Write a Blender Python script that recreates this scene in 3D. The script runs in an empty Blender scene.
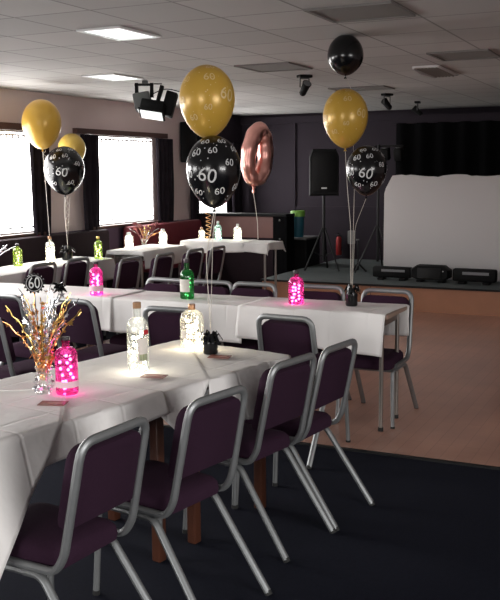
import bpy, math, random
from mathutils import Vector, Matrix
random.seed(7)
R = math.radians; PI = math.pi; sin = math.sin; cos = math.cos
C = bpy.context.scene.collection
CEIL = 2.45

# ------------------------------------------------------------------ materials
def mat(name, color=(.5, .5, .5), rough=.6, metal=0., spec=.5, emit=None, es=0., noise=None, bump=None, sheen=0., coat=0.):
    m = bpy.data.materials.new(name); m.use_nodes = True
    nt = m.node_tree; b = nt.nodes['Principled BSDF']
    b.inputs['Base Color'].default_value = (*color, 1)
    b.inputs['Roughness'].default_value = rough
    b.inputs['Metallic'].default_value = metal
    b.inputs['Specular IOR Level'].default_value = spec
    if sheen: b.inputs['Sheen Weight'].default_value = sheen
    if coat: b.inputs['Coat Weight'].default_value = coat
    if emit:
        b.inputs['Emission Color'].default_value = (*emit, 1); b.inputs['Emission Strength'].default_value = es
    tc = nt.nodes.new('ShaderNodeTexCoord')
    if noise:
        sc, amt = noise
        n = nt.nodes.new('ShaderNodeTexNoise'); n.inputs['Scale'].default_value = sc; n.inputs['Detail'].default_value = 4
        nt.links.new(tc.outputs['Object'], n.inputs['Vector'])
        mx = nt.nodes.new('ShaderNodeMix'); mx.data_type = 'RGBA'
        mx.inputs[6].default_value = (*[c * (1 - amt) for c in color], 1)
        mx.inputs[7].default_value = (*[min(1, c * (1 + amt)) for c in color], 1)
        nt.links.new(n.outputs['Fac'], mx.inputs[0]); nt.links.new(mx.outputs[2], b.inputs['Base Color'])
    if bump:
        sc, st, dist = bump
        n2 = nt.nodes.new('ShaderNodeTexNoise'); n2.inputs['Scale'].default_value = sc; n2.inputs['Detail'].default_value = 3
        nt.links.new(tc.outputs['Object'], n2.inputs['Vector'])
        bp = nt.nodes.new('ShaderNodeBump'); bp.inputs['Strength'].default_value = st; bp.inputs['Distance'].default_value = dist
        nt.links.new(n2.outputs['Fac'], bp.inputs['Height']); nt.links.new(bp.outputs['Normal'], b.inputs['Normal'])
    return m

def glass(name, tint, transl=.2, gloss=.12, body=None):
    m = bpy.data.materials.new(name); m.use_nodes = True
    nt = m.node_tree; nt.nodes.clear(); N = nt.nodes.new; L = nt.links.new
    out = N('ShaderNodeOutputMaterial')
    tr = N('ShaderNodeBsdfTransparent'); tr.inputs[0].default_value = (*tint, 1)
    tl = N('ShaderNodeBsdfTranslucent'); tl.inputs[0].default_value = (*(body or tint), 1)
    gl = N('ShaderNodeBsdfGlossy'); gl.inputs['Roughness'].default_value = .06; gl.inputs[0].default_value = (.9, .9, .9, 1)
    a = N('ShaderNodeMixShader'); a.inputs[0].default_value = transl; L(tr.outputs[0], a.inputs[1]); L(tl.outputs[0], a.inputs[2])
    lw = N('ShaderNodeLayerWeight'); lw.inputs[0].default_value = .25
    ma = N('ShaderNodeMath'); ma.operation = 'MULTIPLY_ADD'; ma.inputs[1].default_value = .5; ma.inputs[2].default_value = gloss * .4
    L(lw.outputs['Fresnel'], ma.inputs[0])
    s = N('ShaderNodeMixShader'); L(ma.outputs[0], s.inputs[0]); L(a.outputs[0], s.inputs[1]); L(gl.outputs[0], s.inputs[2])
    L(s.outputs[0], out.inputs[0])
    return m

def tiles_mat():
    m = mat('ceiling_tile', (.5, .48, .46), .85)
    nt = m.node_tree; b = nt.nodes['Principled BSDF']; tc = nt.nodes['Texture Coordinate']
    mp = nt.nodes.new('ShaderNodeMapping'); mp.inputs['Location'].default_value = (1.41, -4.71, 0); mp.vector_type = 'POINT'
    br = nt.nodes.new('ShaderNodeTexBrick'); br.offset = 0; br.squash = 1
    br.inputs['Scale'].default_value = 1; br.inputs['Brick Width'].default_value = .5; br.inputs['Row Height'].default_value = .54
    br.inputs['Mortar Size'].default_value = .008; br.inputs['Mortar Smooth'].default_value = .1; br.inputs['Bias'].default_value = -.2
    br.inputs['Color1'].default_value = (.44, .425, .41, 1); br.inputs['Color2'].default_value = (.37, .355, .345, 1); br.inputs['Mortar'].default_value = (.22, .21, .20, 1)
    nt.links.new(tc.outputs['Object'], mp.inputs[0]); nt.links.new(mp.outputs[0], br.inputs['Vector'])
    nt.links.new(br.outputs['Color'], b.inputs['Base Color'])
    n = nt.nodes.new('ShaderNodeTexNoise'); n.inputs['Scale'].default_value = 160
    bp = nt.nodes.new('ShaderNodeBump'); bp.inputs['Strength'].default_value = .15; bp.inputs['Distance'].default_value = .004
    nt.links.new(tc.outputs['Object'], n.inputs['Vector']); nt.links.new(n.outputs['Fac'], bp.inputs['Height']); nt.links.new(bp.outputs[0], b.inputs['Normal'])
    return m

def plank_mat(name, c1, c2, gap, along_y=True, bw=1.3, rh=.085, rough=.35, ms=.002, spec=.5):
    m = mat(name, c1, rough, spec=spec)
    nt = m.node_tree; b = nt.nodes['Principled BSDF']; tc = nt.nodes['Texture Coordinate']
    mp = nt.nodes.new('ShaderNodeMapping')
    if along_y: mp.inputs['Rotation'].default_value = (0, 0, R(90))
    br = nt.nodes.new('ShaderNodeTexBrick'); br.offset = .37
    br.inputs['Scale'].default_value = 1; br.inputs['Brick Width'].default_value = bw; br.inputs['Row Height'].default_value = rh
    br.inputs['Mortar Size'].default_value = ms; br.inputs['Color1'].default_value = (*c1, 1); br.inputs['Color2'].default_value = (*c2, 1); br.inputs['Mortar'].default_value = (*gap, 1)
    nt.links.new(tc.outputs['Object'], mp.inputs[0]); nt.links.new(mp.outputs[0], br.inputs['Vector'])
    n = nt.nodes.new('ShaderNodeTexNoise'); n.inputs['Scale'].default_value = 1.7; n.inputs['Detail'].default_value = 5
    nt.links.new(tc.outputs['Object'], n.inputs['Vector'])
    cr = nt.nodes.new('ShaderNodeMapRange'); cr.inputs[1].default_value = .3; cr.inputs[2].default_value = .7; cr.inputs[3].default_value = .8; cr.inputs[4].default_value = 1.12
    nt.links.new(n.outputs['Fac'], cr.inputs[0])
    mx = nt.nodes.new('ShaderNodeMix'); mx.data_type = 'RGBA'; mx.blend_type = 'MULTIPLY'; mx.inputs[0].default_value = 1
    nt.links.new(br.outputs['Color'], mx.inputs[6]); nt.links.new(cr.outputs[0], mx.inputs[7]); nt.links.new(mx.outputs[2], b.inputs['Base Color'])
    mr = nt.nodes.new('ShaderNodeMapRange'); mr.inputs[3].default_value = rough - .02; mr.inputs[4].default_value = rough + .06
    nt.links.new(n.outputs['Fac'], mr.inputs[0]); nt.links.new(mr.outputs[0], b.inputs['Roughness'])
    return m

def cloth_mat(name, color, fold=.24):
    m = mat(name, color, .9, spec=.15, bump=(8, .22, .03))
    nt = m.node_tree; b = nt.nodes['Principled BSDF']; tc = nt.nodes['Texture Coordinate']; old = [n for n in nt.nodes if n.type == 'BUMP'][0]
    br = nt.nodes.new('ShaderNodeTexBrick'); br.offset = 0; br.inputs['Scale'].default_value = 1
    br.inputs['Brick Width'].default_value = fold; br.inputs['Row Height'].default_value = fold; br.inputs['Mortar Size'].default_value = .012; br.inputs['Mortar Smooth'].default_value = 1
    bp = nt.nodes.new('ShaderNodeBump'); bp.inputs['Strength'].default_value = .3; bp.inputs['Distance'].default_value = .006; bp.invert = True
    nt.links.new(tc.outputs['Object'], br.inputs['Vector']); nt.links.new(br.outputs['Fac'], bp.inputs['Height'])
    nt.links.new(old.outputs[0], bp.inputs['Normal']); nt.links.new(bp.outputs[0], b.inputs['Normal'])
    return m

M = dict(
    carpet=mat('carpet_navy', (.0075, .0085, .0155), .95, spec=.1, noise=(60, .5), bump=(350, .6, .004)),
    dance=plank_mat('dance_floor_wood', (.46, .245, .18), (.42, .222, .163), (.32, .17, .125), rough=.28),
    stagewood=plank_mat('stage_front_wood', (.46, .215, .125), (.41, .19, .11), (.1, .045, .03), along_y=False, bw=2.4, rh=.31, rough=.45, ms=.004),
    stagetop=mat('stage_top_grey', (.10, .115, .115), .85, spec=.2, noise=(6, .2)),
    black=mat('black_plastic', (.0035, .0035, .004), .65, spec=.2),
    blackmat=mat('black_cloth', (.004, .004, .0045), .95, spec=.05),
    blackmetal=mat('black_metal', (.007, .007, .0075), .5, spec=.3),
    wallp=mat('wall_pale_paint', (.60, .50, .495), .9, noise=(3, .05)),
    walld=mat('wall_dark_purple', (.022, .0155, .023), .75, spec=.25, noise=(2, .15)),
    walldad=mat('wall_lower_purple', (.085, .05, .085), .8, noise=(3, .15)),
    pelmet=mat('pelmet_brown', (.055, .022, .018), .5),
    tile=tiles_mat(),
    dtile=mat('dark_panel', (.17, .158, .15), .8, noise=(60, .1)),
    ventback=mat('vent_plate', (.36, .35, .33), .8),
    cur=mat('curtain_dark', (.014, .011, .015), .95, spec=.1, noise=(9, .6)),
    blind=mat('daylit_blind', (.85, .85, .85), .8, emit=(1, .985, .97), es=5.5),
    dullblind=mat('pale_blind', (.8, .8, .8), .8),
    white=mat('white_plastic', (.7, .7, .7), .5),
    panel=mat('lit_panel', (.8, .8, .8), .6, emit=(.92, 1, .97), es=.55),
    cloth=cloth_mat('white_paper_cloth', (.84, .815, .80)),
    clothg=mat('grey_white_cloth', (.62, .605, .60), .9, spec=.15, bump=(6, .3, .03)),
    scrim=mat('white_stretch_cloth', (.60, .575, .575), .85, spec=.1, bump=(2.2, .22, .06)),
    fabric=mat('aubergine_fabric', (.031, .0135, .027), .95, spec=.1, noise=(240, .35), bump=(500, .4, .002)),
    frame=mat('grey_steel', (.27, .28, .285), .48, metal=.7, noise=(25, .12)),
    chrome=mat('table_steel', (.26, .235, .215), .4, metal=.85),
    rubber=mat('rubber', (.012, .012, .012), .8),
    woodleg=mat('varnished_leg', (.065, .022, .012), .4, noise=(8, .3)),
    tabletop=mat('tabletop_laminate', (.33, .24, .19), .45, noise=(8, .15)),
    bench=mat('bench_dark', (.018, .0105, .014), .85, spec=.15, noise=(30, .2)),
    maroon=mat('bench_maroon', (.13, .012, .022), .75, noise=(20, .2)),
    barwood=mat('bar_brown_wood', (.13, .05, .042), .55, noise=(5, .2)),
    gold=mat('gold_latex', (.60, .36, .055), .3, metal=.12, spec=.5),
    gold2=mat('pale_gold_latex', (.66, .46, .10), .28, metal=.1, spec=.6),
    blk=mat('black_latex', (.005, .005, .006), .2, spec=.5),
    printw=mat('white_print', (.62, .62, .62), .6),
    printg=mat('pale_gold_print', (.74, .56, .27), .5),
    rose=mat('rose_gold_foil', (.90, .46, .40), .32, metal=1.),
    ribbon=mat('pale_ribbon', (.55, .50, .44), .4),
    ribgold=mat('gold_ribbon', (.62, .34, .15), .3, metal=.6),
    foilblk=mat('black_foil', (.012, .012, .013), .22, metal=.5),
    cap=mat('dark_cap', (.03, .02, .025), .4),
    cork=mat('cork', (.36, .21, .11), .8, noise=(60, .3)),
    capgold=mat('bronze_cap', (.5, .27, .15), .35, metal=.7),
    label=mat('paper_label', (.72, .68, .62), .7, noise=(40, .12)),
    labelpink=mat('pale_pink_label', (.80, .55, .62), .7, noise=(40, .1)),
    labelgreen=mat('green_label', (.20, .26, .10), .7, noise=(40, .3)),
    seal=mat('red_seal', (.5, .02, .03), .4),
    wire=mat('copper_wire', (.5, .3, .18), .3, metal=1.),
    gpink=glass('pink_glass', (.86, .15, .50), .16, body=(.9, .10, .42)),
    gclear=glass('clear_glass', (.97, .99, .96), .10),
    ggreen=glass('green_glass', (.06, .42, .15), .15),
    glime=glass('lime_glass', (.62, .72, .25), .10),
    gfrost=glass('frosted_glass', (.95, .97, .92), .18),
    gteal=glass('aqua_glass', (.65, .92, .86), .18),
    bpink=mat('pink_bulb', (1, .7, .85), .5, emit=(1, .55, .80), es=7),
    bwarm=mat('warm_bulb', (1, .95, .8), .5, emit=(1, .84, .56), es=16),
    bcool=mat('cool_bulb', (1, 1, .95), .5, emit=(1, .93, .74), es=16),
    bgreen=mat('green_bulb', (.9, 1, .8), .5, emit=(.75, 1, .55), es=7),
    silver=mat('silver_foil', (.75, .75, .78), .25, metal=1.),
    gfoil=mat('gold_foil', (.75, .50, .16), .28, metal=1.),
    cfoil=mat('copper_foil', (.80, .36, .14), .28, metal=1.),
    card=mat('printed_card', (.22, .07, .05), .5, noise=(60, .6)),
    cardpic=mat('card_picture', (.40, .19, .15), .5, noise=(90, .5)),
    green=mat('green_lid', (.16, .36, .05), .5),
    teal=mat('teal_bin', (.012, .09, .13), .5),
    red=mat('red_enamel', (.28, .015, .015), .4),
    greybox=mat('grey_box', (.10, .10, .10), .6),
    strip=mat('led_window', (.20, .20, .21), .35),
    lens=mat('lamp_lens', (.85, .85, .85), .4, emit=(.95, 1, 1), es=.4),
    flower=mat('dusky_flower', (.30, .08, .09), .7, noise=(30, .4)),
)

# ------------------------------------------------------------------ mesh building
class MB:
    def __init__(s): s.v = []; s.f = []; s.mi = []; s.cur = 0
    def add(s, vs, fs):
        o = len(s.v); s.v += [tuple(p) for p in vs]
        for f in fs: s.f.append([i + o for i in f]); s.mi.append(s.cur)
        return s
    def box(s, c, d, rot=None, bev=0.):
        x, y, z = [q / 2 for q in d]
        if bev <= 0:
            vs = [Vector((sx * x, sy * y, sz * z)) for sx in (-1, 1) for sy in (-1, 1) for sz in (-1, 1)]
            fs = [(0, 1, 3, 2), (4, 6, 7, 5), (0, 4, 5, 1), (2, 3, 7, 6), (0, 2, 6, 4), (1, 5, 7, 3)]
        else:
            b = min(bev, x * .95, y * .95, z * .95)
            layers = [(-z, b), (-z + b * .3, b * .3), (-z + b, 0), (z - b, 0), (z - b * .3, b * .3), (z, b)]
            vs = []; K = 4
            for zz, ins in layers:
                xx, yy = x - ins, y - ins; rr = min(max(b - ins * .5, .001), xx, yy)
                for (cx, cy, a0) in ((xx - rr, yy - rr, 0), (-xx + rr, yy - rr, 90), (-xx + rr, -yy + rr, 180), (xx - rr, -yy + rr, 270)):
                    for k in range(K):
                        a = R(a0 + 90 * k / (K - 1)); vs.append(Vector((cx + rr * cos(a), cy + rr * sin(a), zz)))
            n = 4 * K; fs = [tuple(range(n - 1, -1, -1)), tuple(range(n * 5, n * 6))]
            for l in range(5):
                for i in range(n): fs.append((l * n + i, l * n + (i + 1) % n, (l + 1) * n + (i + 1) % n, (l + 1) * n + i))
        if rot is not None: vs = [rot @ p for p in vs]
        return s.add([p + Vector(c) for p in vs], fs)
    def tube(s, pts, r, n=10, closed=False, flat=1., caps=True):
        P = [Vector(p) for p in pts]; m = len(P); rr = r if isinstance(r, (list, tuple)) else [r] * m
        vs = []; up = None
        for i in range(m):
            if closed: t = (P[(i + 1) % m] - P[i - 1])
            else: t = P[min(i + 1, m - 1)] - P[max(i - 1, 0)]
            if t.length < 1e-9: t = Vector((0, 0, 1))
            t.normalize()
            if up is None:
                up = Vector((0, 0, 1)) if abs(t.z) < .9 else Vector((1, 0, 0))
                if abs(t.x) < .5 and abs(t.z) >= .9: up = Vector((1, 0, 0))
            a = (up - t * up.dot(t))
            if a.length < 1e-6: a = t.orthogonal()
            a.normalize(); b = t.cross(a); up = a
            for k in range(n):
                q = 2 * PI * k / n; vs.append(P[i] + a * cos(q) * rr[i] + b * sin(q) * rr[i] * flat)
        fs = []
        for i in range(m if closed else m - 1):
            j = (i + 1) % m
            for k in range(n): fs.append((i * n + k, i * n + (k + 1) % n, j * n + (k + 1) % n, j * n + k))
        if not closed and caps: fs += [tuple(range(n - 1, -1, -1)), tuple(range((m - 1) * n, m * n))]
        return s.add(vs, fs)
    def lathe(s, prof, n=24, c=(0, 0, 0), caps=True):
        vs = [(c[0] + r * cos(2 * PI * k / n), c[1] + r * sin(2 * PI * k / n), c[2] + z) for r, z in prof for k in range(n)]
        m = len(prof); fs = []
        for i in range(m - 1):
            for k in range(n): fs.append((i * n + k, i * n + (k + 1) % n, (i + 1) * n + (k + 1) % n, (i + 1) * n + k))
        if caps: fs += [tuple(range(n - 1, -1, -1)), tuple(range((m - 1) * n, m * n))]
        return s.add(vs, fs)
    def slab(s, outline, layers, fn):
        """outline 2D; layers (scale, depth); fn(u, v, depth) -> point"""
        n = len(outline); cu = sum(p[0] for p in outline) / n; cv = sum(p[1] for p in outline) / n
        vs = []
        for sc, dp in layers:
            for u, v in outline: vs.append(fn(cu + (u - cu) * sc, cv + (v - cv) * sc, dp))
        m = len(layers); fs = [tuple(range(n - 1, -1, -1)), tuple(range((m - 1) * n, m * n))]
        for l in range(m - 1):
            for i in range(n): fs.append((l * n + i, l * n + (i + 1) % n, (l + 1) * n + (i + 1) % n, (l + 1) * n + i))
        return s.add(vs, fs)
    def ball(s, c, r, n=8, m=6, sz=1.):
        return s.lathe([(max(1e-4, r * sin(PI * i / m)), -r * sz * cos(PI * i / m)) for i in range(m + 1)], n, c, caps=False)
    def build(s, name, m, parent=None, smooth=True):
        me = bpy.data.meshes.new(name); me.from_pydata(s.v, [], s.f)
        ms = m if isinstance(m, (list, tuple)) else [m]
        for q in ms: me.materials.append(M[q])
        if len(ms) > 1: me.polygons.foreach_set('material_index', s.mi)
        if smooth:
            me.polygons.foreach_set('use_smooth', [True] * len(me.polygons))
            try: me.set_sharp_from_angle(angle=R(40))
            except Exception: pass
        me.validate(); me.update()
        o = bpy.data.objects.new(name, me); C.objects.link(o)
        if parent is not None: o.parent = parent
        return o

def fillet(pts, r, k=5):
    P = [Vector(p) for p in pts]; out = [P[0]]
    for i in range(1, len(P) - 1):
        a, b, c = P[i - 1], P[i], P[i + 1]
        rr = r[i] if isinstance(r, (list, tuple)) else r
        d1 = (a - b); d2 = (c - b); q = min(rr, d1.length * .48, d2.length * .48)
        p1 = b + d1.normalized() * q; p2 = b + d2.normalized() * q
        for j in range(k + 1):
            t = j / k; out.append(p1 * (1 - t) ** 2 + b * 2 * t * (1 - t) + p2 * t * t)
    out.append(P[-1]); return out

def tag(o, label=None, cat=None, group=None, kind=None):
    if label: o['label'] = label
    if cat: o['category'] = cat
    if group: o['group'] = group
    if kind: o['kind'] = kind
    return o
def thing(name, label, cat, loc=(0, 0, 0), rz=0., group=None):
    o = bpy.data.objects.new(name, None); C.objects.link(o); o.empty_display_size = .1
    o.location = loc; o.rotation_euler = (0, 0, rz)
    return tag(o, label, cat, group)
def dup(root, loc, rz, label, group=None):
    r = root.copy(); C.objects.link(r); r.location = loc; r.rotation_euler = (0, 0, rz)
    r['label'] = label
    if group: r['group'] = group
    for ch in list(root.children):
        c = ch.copy(); C.objects.link(c); c.parent = r
        for g in list(ch.children):
            d = g.copy(); C.objects.link(d); d.parent = c
    return r
def struct(name, mb, m, smooth=False, parent=None):
    o = mb.build(name, m, parent, smooth)
    if parent is None: o['kind'] = 'structure'
    return o

_txt = {}
def text_geo(t):
    if t in _txt: return _txt[t]
    cu = bpy.data.curves.new('glyphs', 'FONT'); cu.body = t; cu.size = 1; cu.align_x = 'CENTER'; cu.align_y = 'CENTER'; cu.resolution_u = 3
    ob = bpy.data.objects.new('glyphs', cu); C.objects.link(ob)
    dg = bpy.context.evaluated_depsgraph_get(); dg.update()
    me = ob.evaluated_get(dg).to_mesh()
    g = ([(v.co.x, v.co.y) for v in me.vertices], [tuple(p.vertices) for p in me.polygons])
    ob.evaluated_get(dg).to_mesh_clear()
    bpy.data.objects.remove(ob); bpy.data.curves.remove(cu)
    _txt[t] = g; return g

# ------------------------------------------------------------------ the setting
WX = -6.3; YB = 12.95; XR = 4.2; YF = -4.5
struct('floor', MB().box(((WX + XR) / 2, (YF + YB) / 2, -.05), (XR - WX + .4, YB - YF + .4, .1)), 'carpet')
struct('dance_floor', MB().box(((-5.0 + XR) / 2, (4.9 + 10.16) / 2, .003), (XR + 5.0, 10.16 - 4.9, .006)), 'dance')
struct('trim_1', MB().box(((-5.0 + XR) / 2, 4.885, .005), (XR + 5.0, .03, .01)), 'blackmetal')
struct('ceiling', MB().box(((WX + XR) / 2, (YF + YB) / 2, CEIL + .05), (XR - WX + .4, YB - YF + .4, .1)), 'tile')
WINS = [(-3.2, -1.4), (.2, 2.2), (3.3, 4.9), (6.1, 7.93), (8.86, 10.33), (11.46, 12.44)]
ZS, ZH = .98, 2.04
def wall_seg(mb, y0, y1, z0, z1): mb.box((WX - .1, (y0 + y1) / 2, (z0 + z1) / 2), (.2, y1 - y0, z1 - z0))
up = MB(); lo = MB(); dk = MB()
wall_seg(lo, YF, 11.3, 0, ZS - .03)
wall_seg(up, YF, 11.3, ZH, CEIL); wall_seg(dk, 11.3, YB, 0, ZS); wall_seg(dk, 11.3, YB, ZH, CEIL)
ys = [YF] + [q for w in WINS for q in w] + [YB]
for i in range(0, len(ys), 2):
    a, b = ys[i], ys[i + 1]
    if a < 11.3: wall_seg(up, a, min(b, 11.3), ZS - .03, ZH)
    if b > 11.3: wall_seg(dk, max(a, 11.3), b, ZS, ZH)
struct('wall_left', up, 'wallp'); struct('wall_left.001', lo, 'walldad'); struct('wall_left.002', dk, 'walld')
def daylight(loc, rot, sx, sy, power):
    l = bpy.data.lights.new('daylight', 'AREA'); l.shape = 'RECTANGLE'; l.size = sx; l.size_y = sy; l.energy = power; l.color = (1, .985, .965); l.spread = R(140)
    o = bpy.data.objects.new('daylight', l); C.objects.link(o); o.location = loc; o.rotation_euler = rot
TILT = 38
for i, (a, b) in enumerate(WINS):
    if b < 5.5: daylight((WX + .14, (a + b) / 2, 1.5), (0, R(-90 + TILT), 0), .9, b - a, 46)
    w = struct('window_%d' % (i + 1), MB().box((WX - .03, (a + b) / 2, (ZS + ZH) / 2), (.02, b - a, ZH - ZS)), 'blind' if b > 5.5 else 'dullblind')
    fr = MB()
    for yy in (a + .015, b - .015): fr.box((WX - .01, yy, (ZS + ZH) / 2), (.02, .02, ZH - ZS))
    fr.box((WX - .01, (a + b) / 2, ZS + .008), (.02, b - a, .016)); fr.box((WX - .01, (a + b) / 2, ZH - .01), (.02, b - a, .02))
    fr.build('window_frame', 'white', w, False)
    hr = MB().box((WX - .008, (a + b) / 2, ZH - .045), (.03, b - a - .06, .02))
    n = int((b - a) / .09)
    for k in range(n):
        y = a + .06 + (b - a - .12) * k / max(1, n - 1)
        hr.box((WX - .008, y, ZH - .07), (.012, .03, .03))
    hr.build('blind_rail', 'white', w, False)
    wt = MB()
    for k in range(n):
        y = a + .06 + (b - a - .12) * k / max(1, n - 1)
        wt.box((WX - .008, y, ZS + .06), (.01, .055, .018))
    wt.build('blind_weights', 'greybox', w, False)
    MB().box((WX + .0, (a + b) / 2, ZS - .015), (.22, b - a + .1, .03)).build('window_sill', 'pelmet', w, False)
struct('trim_2', MB().box((WX + .03, 6.9, ZH + .035), (.06, 2.1, .07)), 'pelmet')
struct('trim_3', MB().box((WX + .03, 9.62, ZH + .03), (.06, 2.0, .06)), 'pelmet')
bw = MB().box(((WX + XR) / 2, YB + .1, CEIL / 2), (XR - WX + .4, .2, CEIL))
struct('wall_back', bw, 'walld')
pl = MB()
for x in (-5.42, -3.82): pl.box((x, YB - .015, 1.3), (.06, .03, 2.2))
pl.box((-4.6, YB - .015, 1.05), (1.6, .03, .05)); pl.box((-4.6, YB - .02, 2.36), (8, .04, .10))
struct('trim_4', pl, 'walld')
struct('wall_right', MB().box((XR + .1, (YF + YB) / 2, CEIL / 2), (.2, YB - YF, CEIL)), 'wallp')
struct('wall_front', MB().box(((WX + XR) / 2, YF - .1, CEIL / 2), (XR - WX + .4, .2, CEIL)), 'wallp')
for i, (a, b) in enumerate([(-2.6, -.4)]):
    w = struct('window_%d' % (i + 7), MB().box(((a + b) / 2, YF + .01, 1.5), (b - a, .02, 1.0)), 'dullblind')
    daylight(((a + b) / 2, YF + .18, 1.5), (R(90 - TILT), 0, 0), b - a, .9, 80)
    fr = MB()
    for xx in (a, b): fr.box((xx, YF + .02, 1.5), (.05, .04, 1.08))
    for zz in (.98, 2.02): fr.box(((a + b) / 2, YF + .02, zz), (b - a, .04, .05))
    fr.build('window_frame', 'white', w, False)
for i, (a, b) in enumerate([(-.6, 2.4)]):
    w = struct('window_%d' % (i + 8), MB().box((XR - .01, (a + b) / 2, 1.5), (.02, b - a, 1.0)), 'dullblind')
    daylight((XR - .18, (a + b) / 2, 1.5), (0, R(90 - TILT), 0), .9, b - a, 110)
    fr = MB()
    for yy in (a, b): fr.box((XR - .02, yy, 1.5), (.04, .05, 1.08))
    for zz in (.98, 2.02): fr.box((XR - .02, (a + b) / 2, zz), (.04, b - a, .05))
    fr.build('window_frame', 'white', w, False)
# stage
SX, SY, SZ = -4.67, 10.12, .30
st = struct('stage', MB().box(((SX + XR) / 2, (SY + YB) / 2 + .01, SZ / 2 - .004), (XR - SX, YB - SY - .02, SZ - .012)), 'stagewood')
MB().box(((SX + XR) / 2, (SY + YB) / 2, SZ - .004), (XR - SX + .02, YB - SY, .008)).build('stage_carpet', 'stagetop', st, False)
MB().box(((SX + XR) / 2, SY - .004, SZ - .010), (XR - SX + .02, .016, .022)).build('stage_edge', 'blackmetal', st, False)

# ceiling fittings
def ceil_panel(x0, x1, y0, y1, lit, label):
    t = thing('ceiling_light' if lit else 'ceiling_panel', label, 'ceiling light' if lit else 'ceiling tile', ((x0 + x1) / 2, (y0 + y1) / 2, CEIL))
    w, h = x1 - x0, y1 - y0
    f = MB()
    for sx in (-1, 1): f.box((sx * (w / 2 - .01), 0, -.006), (.02, h, .012))
    for sy in (-1, 1): f.box((0, sy * (h / 2 - .01), -.006), (w - .04, .02, .012))
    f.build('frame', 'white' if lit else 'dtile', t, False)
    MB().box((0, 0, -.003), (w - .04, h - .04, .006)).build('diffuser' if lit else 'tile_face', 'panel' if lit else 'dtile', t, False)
ceil_panel(-3.37, -3.06, 4.68, 5.15, True, 'bright square ceiling light nearest the camera')
ceil_panel(-4.88, -4.54, 6.83, 7.33, True, 'bright ceiling light beside the hanging twin floodlights')
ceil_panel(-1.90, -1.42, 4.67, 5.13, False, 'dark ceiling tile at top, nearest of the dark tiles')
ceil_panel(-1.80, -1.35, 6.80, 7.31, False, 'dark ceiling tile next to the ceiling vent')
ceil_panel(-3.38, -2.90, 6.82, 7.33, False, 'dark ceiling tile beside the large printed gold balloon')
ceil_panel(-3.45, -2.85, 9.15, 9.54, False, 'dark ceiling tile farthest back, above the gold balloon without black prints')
t = thing('ceiling_vent', 'pale ceiling vent with a raised white edge hanging askew', 'vent', (-2.04, 8.05, CEIL), R(2)); t.scale = (.5, 1, 1)
v = MB()
v.tube([(-.2, -.42, -.012), (-.19, -.2, -.03), (-.2, .1, -.022), (-.2, .42, -.012)], .016, 8); v.box((.2, 0, -.008), (.03, .82, .016))
for sy in (-1, 1): v.box((0, sy * .41, -.008), (.40, .03, .016))
v.build('frame', 'white', t, False)
MB().box((0, 0, -.004), (.38, .8, .008)).build('vent_backing', 'ventback', t, False)
for k in range(6): MB().box((-.15 + k * .06, 0, -.016), (.012, .78, .016), Matrix.Rotation(R(35), 3, 'Y')).build('slat', 'ventback', t, False)

def spot(x, y, az, label):
    t = thing('ceiling_spotlight', label, 'spotlight', (x, y, CEIL), az, 'spotlights on the ceiling')
    MB().box((0, 0, -.012), (.13, .07, .024), bev=.006).build('mount', 'black', t)
    MB().tube(fillet([(-.045, 0, -.11), (-.045, 0, -.03), (.045, 0, -.03), (.045, 0, -.11)], .01), .006).build('bracket', 'greybox', t)
    mt = Matrix.Rotation(R(-48), 3, 'X')
    can = MB(); can.lathe([(.022, -.07), (.032, -.055), (.036, .035), (.041, .065), (.037, .065)], 16)
    can.v = [tuple(mt @ Vector(p) + Vector((0, 0, -.12))) for p in can.v]; can.build('lamp_can', 'black', t)
    ln = MB().lathe([(.0005, .066), (.036, .066), (.036, .060)], 16, caps=False)
    ln.v = [tuple(mt @ Vector(p) + Vector((0, 0, -.12))) for p in ln.v]; ln.build('lens', 'strip', t)
spot(-3.17, 7.82, R(-130), 'black ceiling spotlight left of the plain black balloon')
spot(-3.12, 10.15, R(60), 'black ceiling spotlight right of the gold balloon, over the stage edge')
spot(-3.14, 11.5, R(100), 'small black ceiling spotlight farthest back above the dark stage')

# twin flood light
t = thing('disco_light', 'black twin floodlight fixture hanging under the ceiling by the windows', 'stage light', (-4.62, 7.55, CEIL), R(25)); t.scale = (.88, .88, .88)
MB().box((-.05, 0, -.015), (.06, .06, .03), bev=.005).box((.0, 0, -.035), (.26, .03, .012)).build('mount', 'greybox', t, False)
b = MB().box((-.14, 0, -.10), (.035, .05, .15)).box((.02, 0, -.10), (.035, .05, .15)).box((-.06, 0, -.045), (.2, .05, .02)); b.build('yoke', 'black', t, False)
r1 = Matrix.Rotation(R(-12), 3, 'X') @ Matrix.Rotation(R(-10), 3, 'Y'); c1 = Vector((-.08, 0, -.22))
MB().box(c1, (.18, .17, .17), r1, .015).build('lamp_head', 'greybox', t)
MB().box(c1 + r1 @ Vector((0, 0, -.088)), (.13, .12, .012), r1).build('lens', 'lens', t, False)
r2 = Matrix.Rotation(R(-24), 3, 'X') @ Matrix.Rotation(R(10), 3, 'Y'); c2 = Vector((.04, -.10, -.30))
MB().box(c2, (.25, .20, .12), r2, .015).build('lamp_head', 'black', t)
MB().box(c2 + r2 @ Vector((0, 0, -.065)), (.27, .21, .02), r2, .006).build('visor', 'black', t)
MB().box(c2 + r2 @ Vector((0, 0, -.078)), (.23, .17, .012), r2).build('lens', 'lens', t, False)
r3 = Matrix.Rotation(R(-8), 3, 'X') @ Matrix.Rotation(R(16), 3, 'Y')
MB().box((.205, 0, -.25), (.12, .14, .26), r3, .012).build('lamp_head', 'black', t)
MB().box((.10, 0, -.16), (.04, .05, .22), r3).build('arm', 'black', t, False)
MB().tube([(.03 + .3 * k / 8, .0, -.14 + .035 * sin(k * .45) + .004 * k) for k in range(9)] + [(.5, .02, -.06), (.62, .03, 0)], .005, 6).build('cable', 'black', t)
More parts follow.
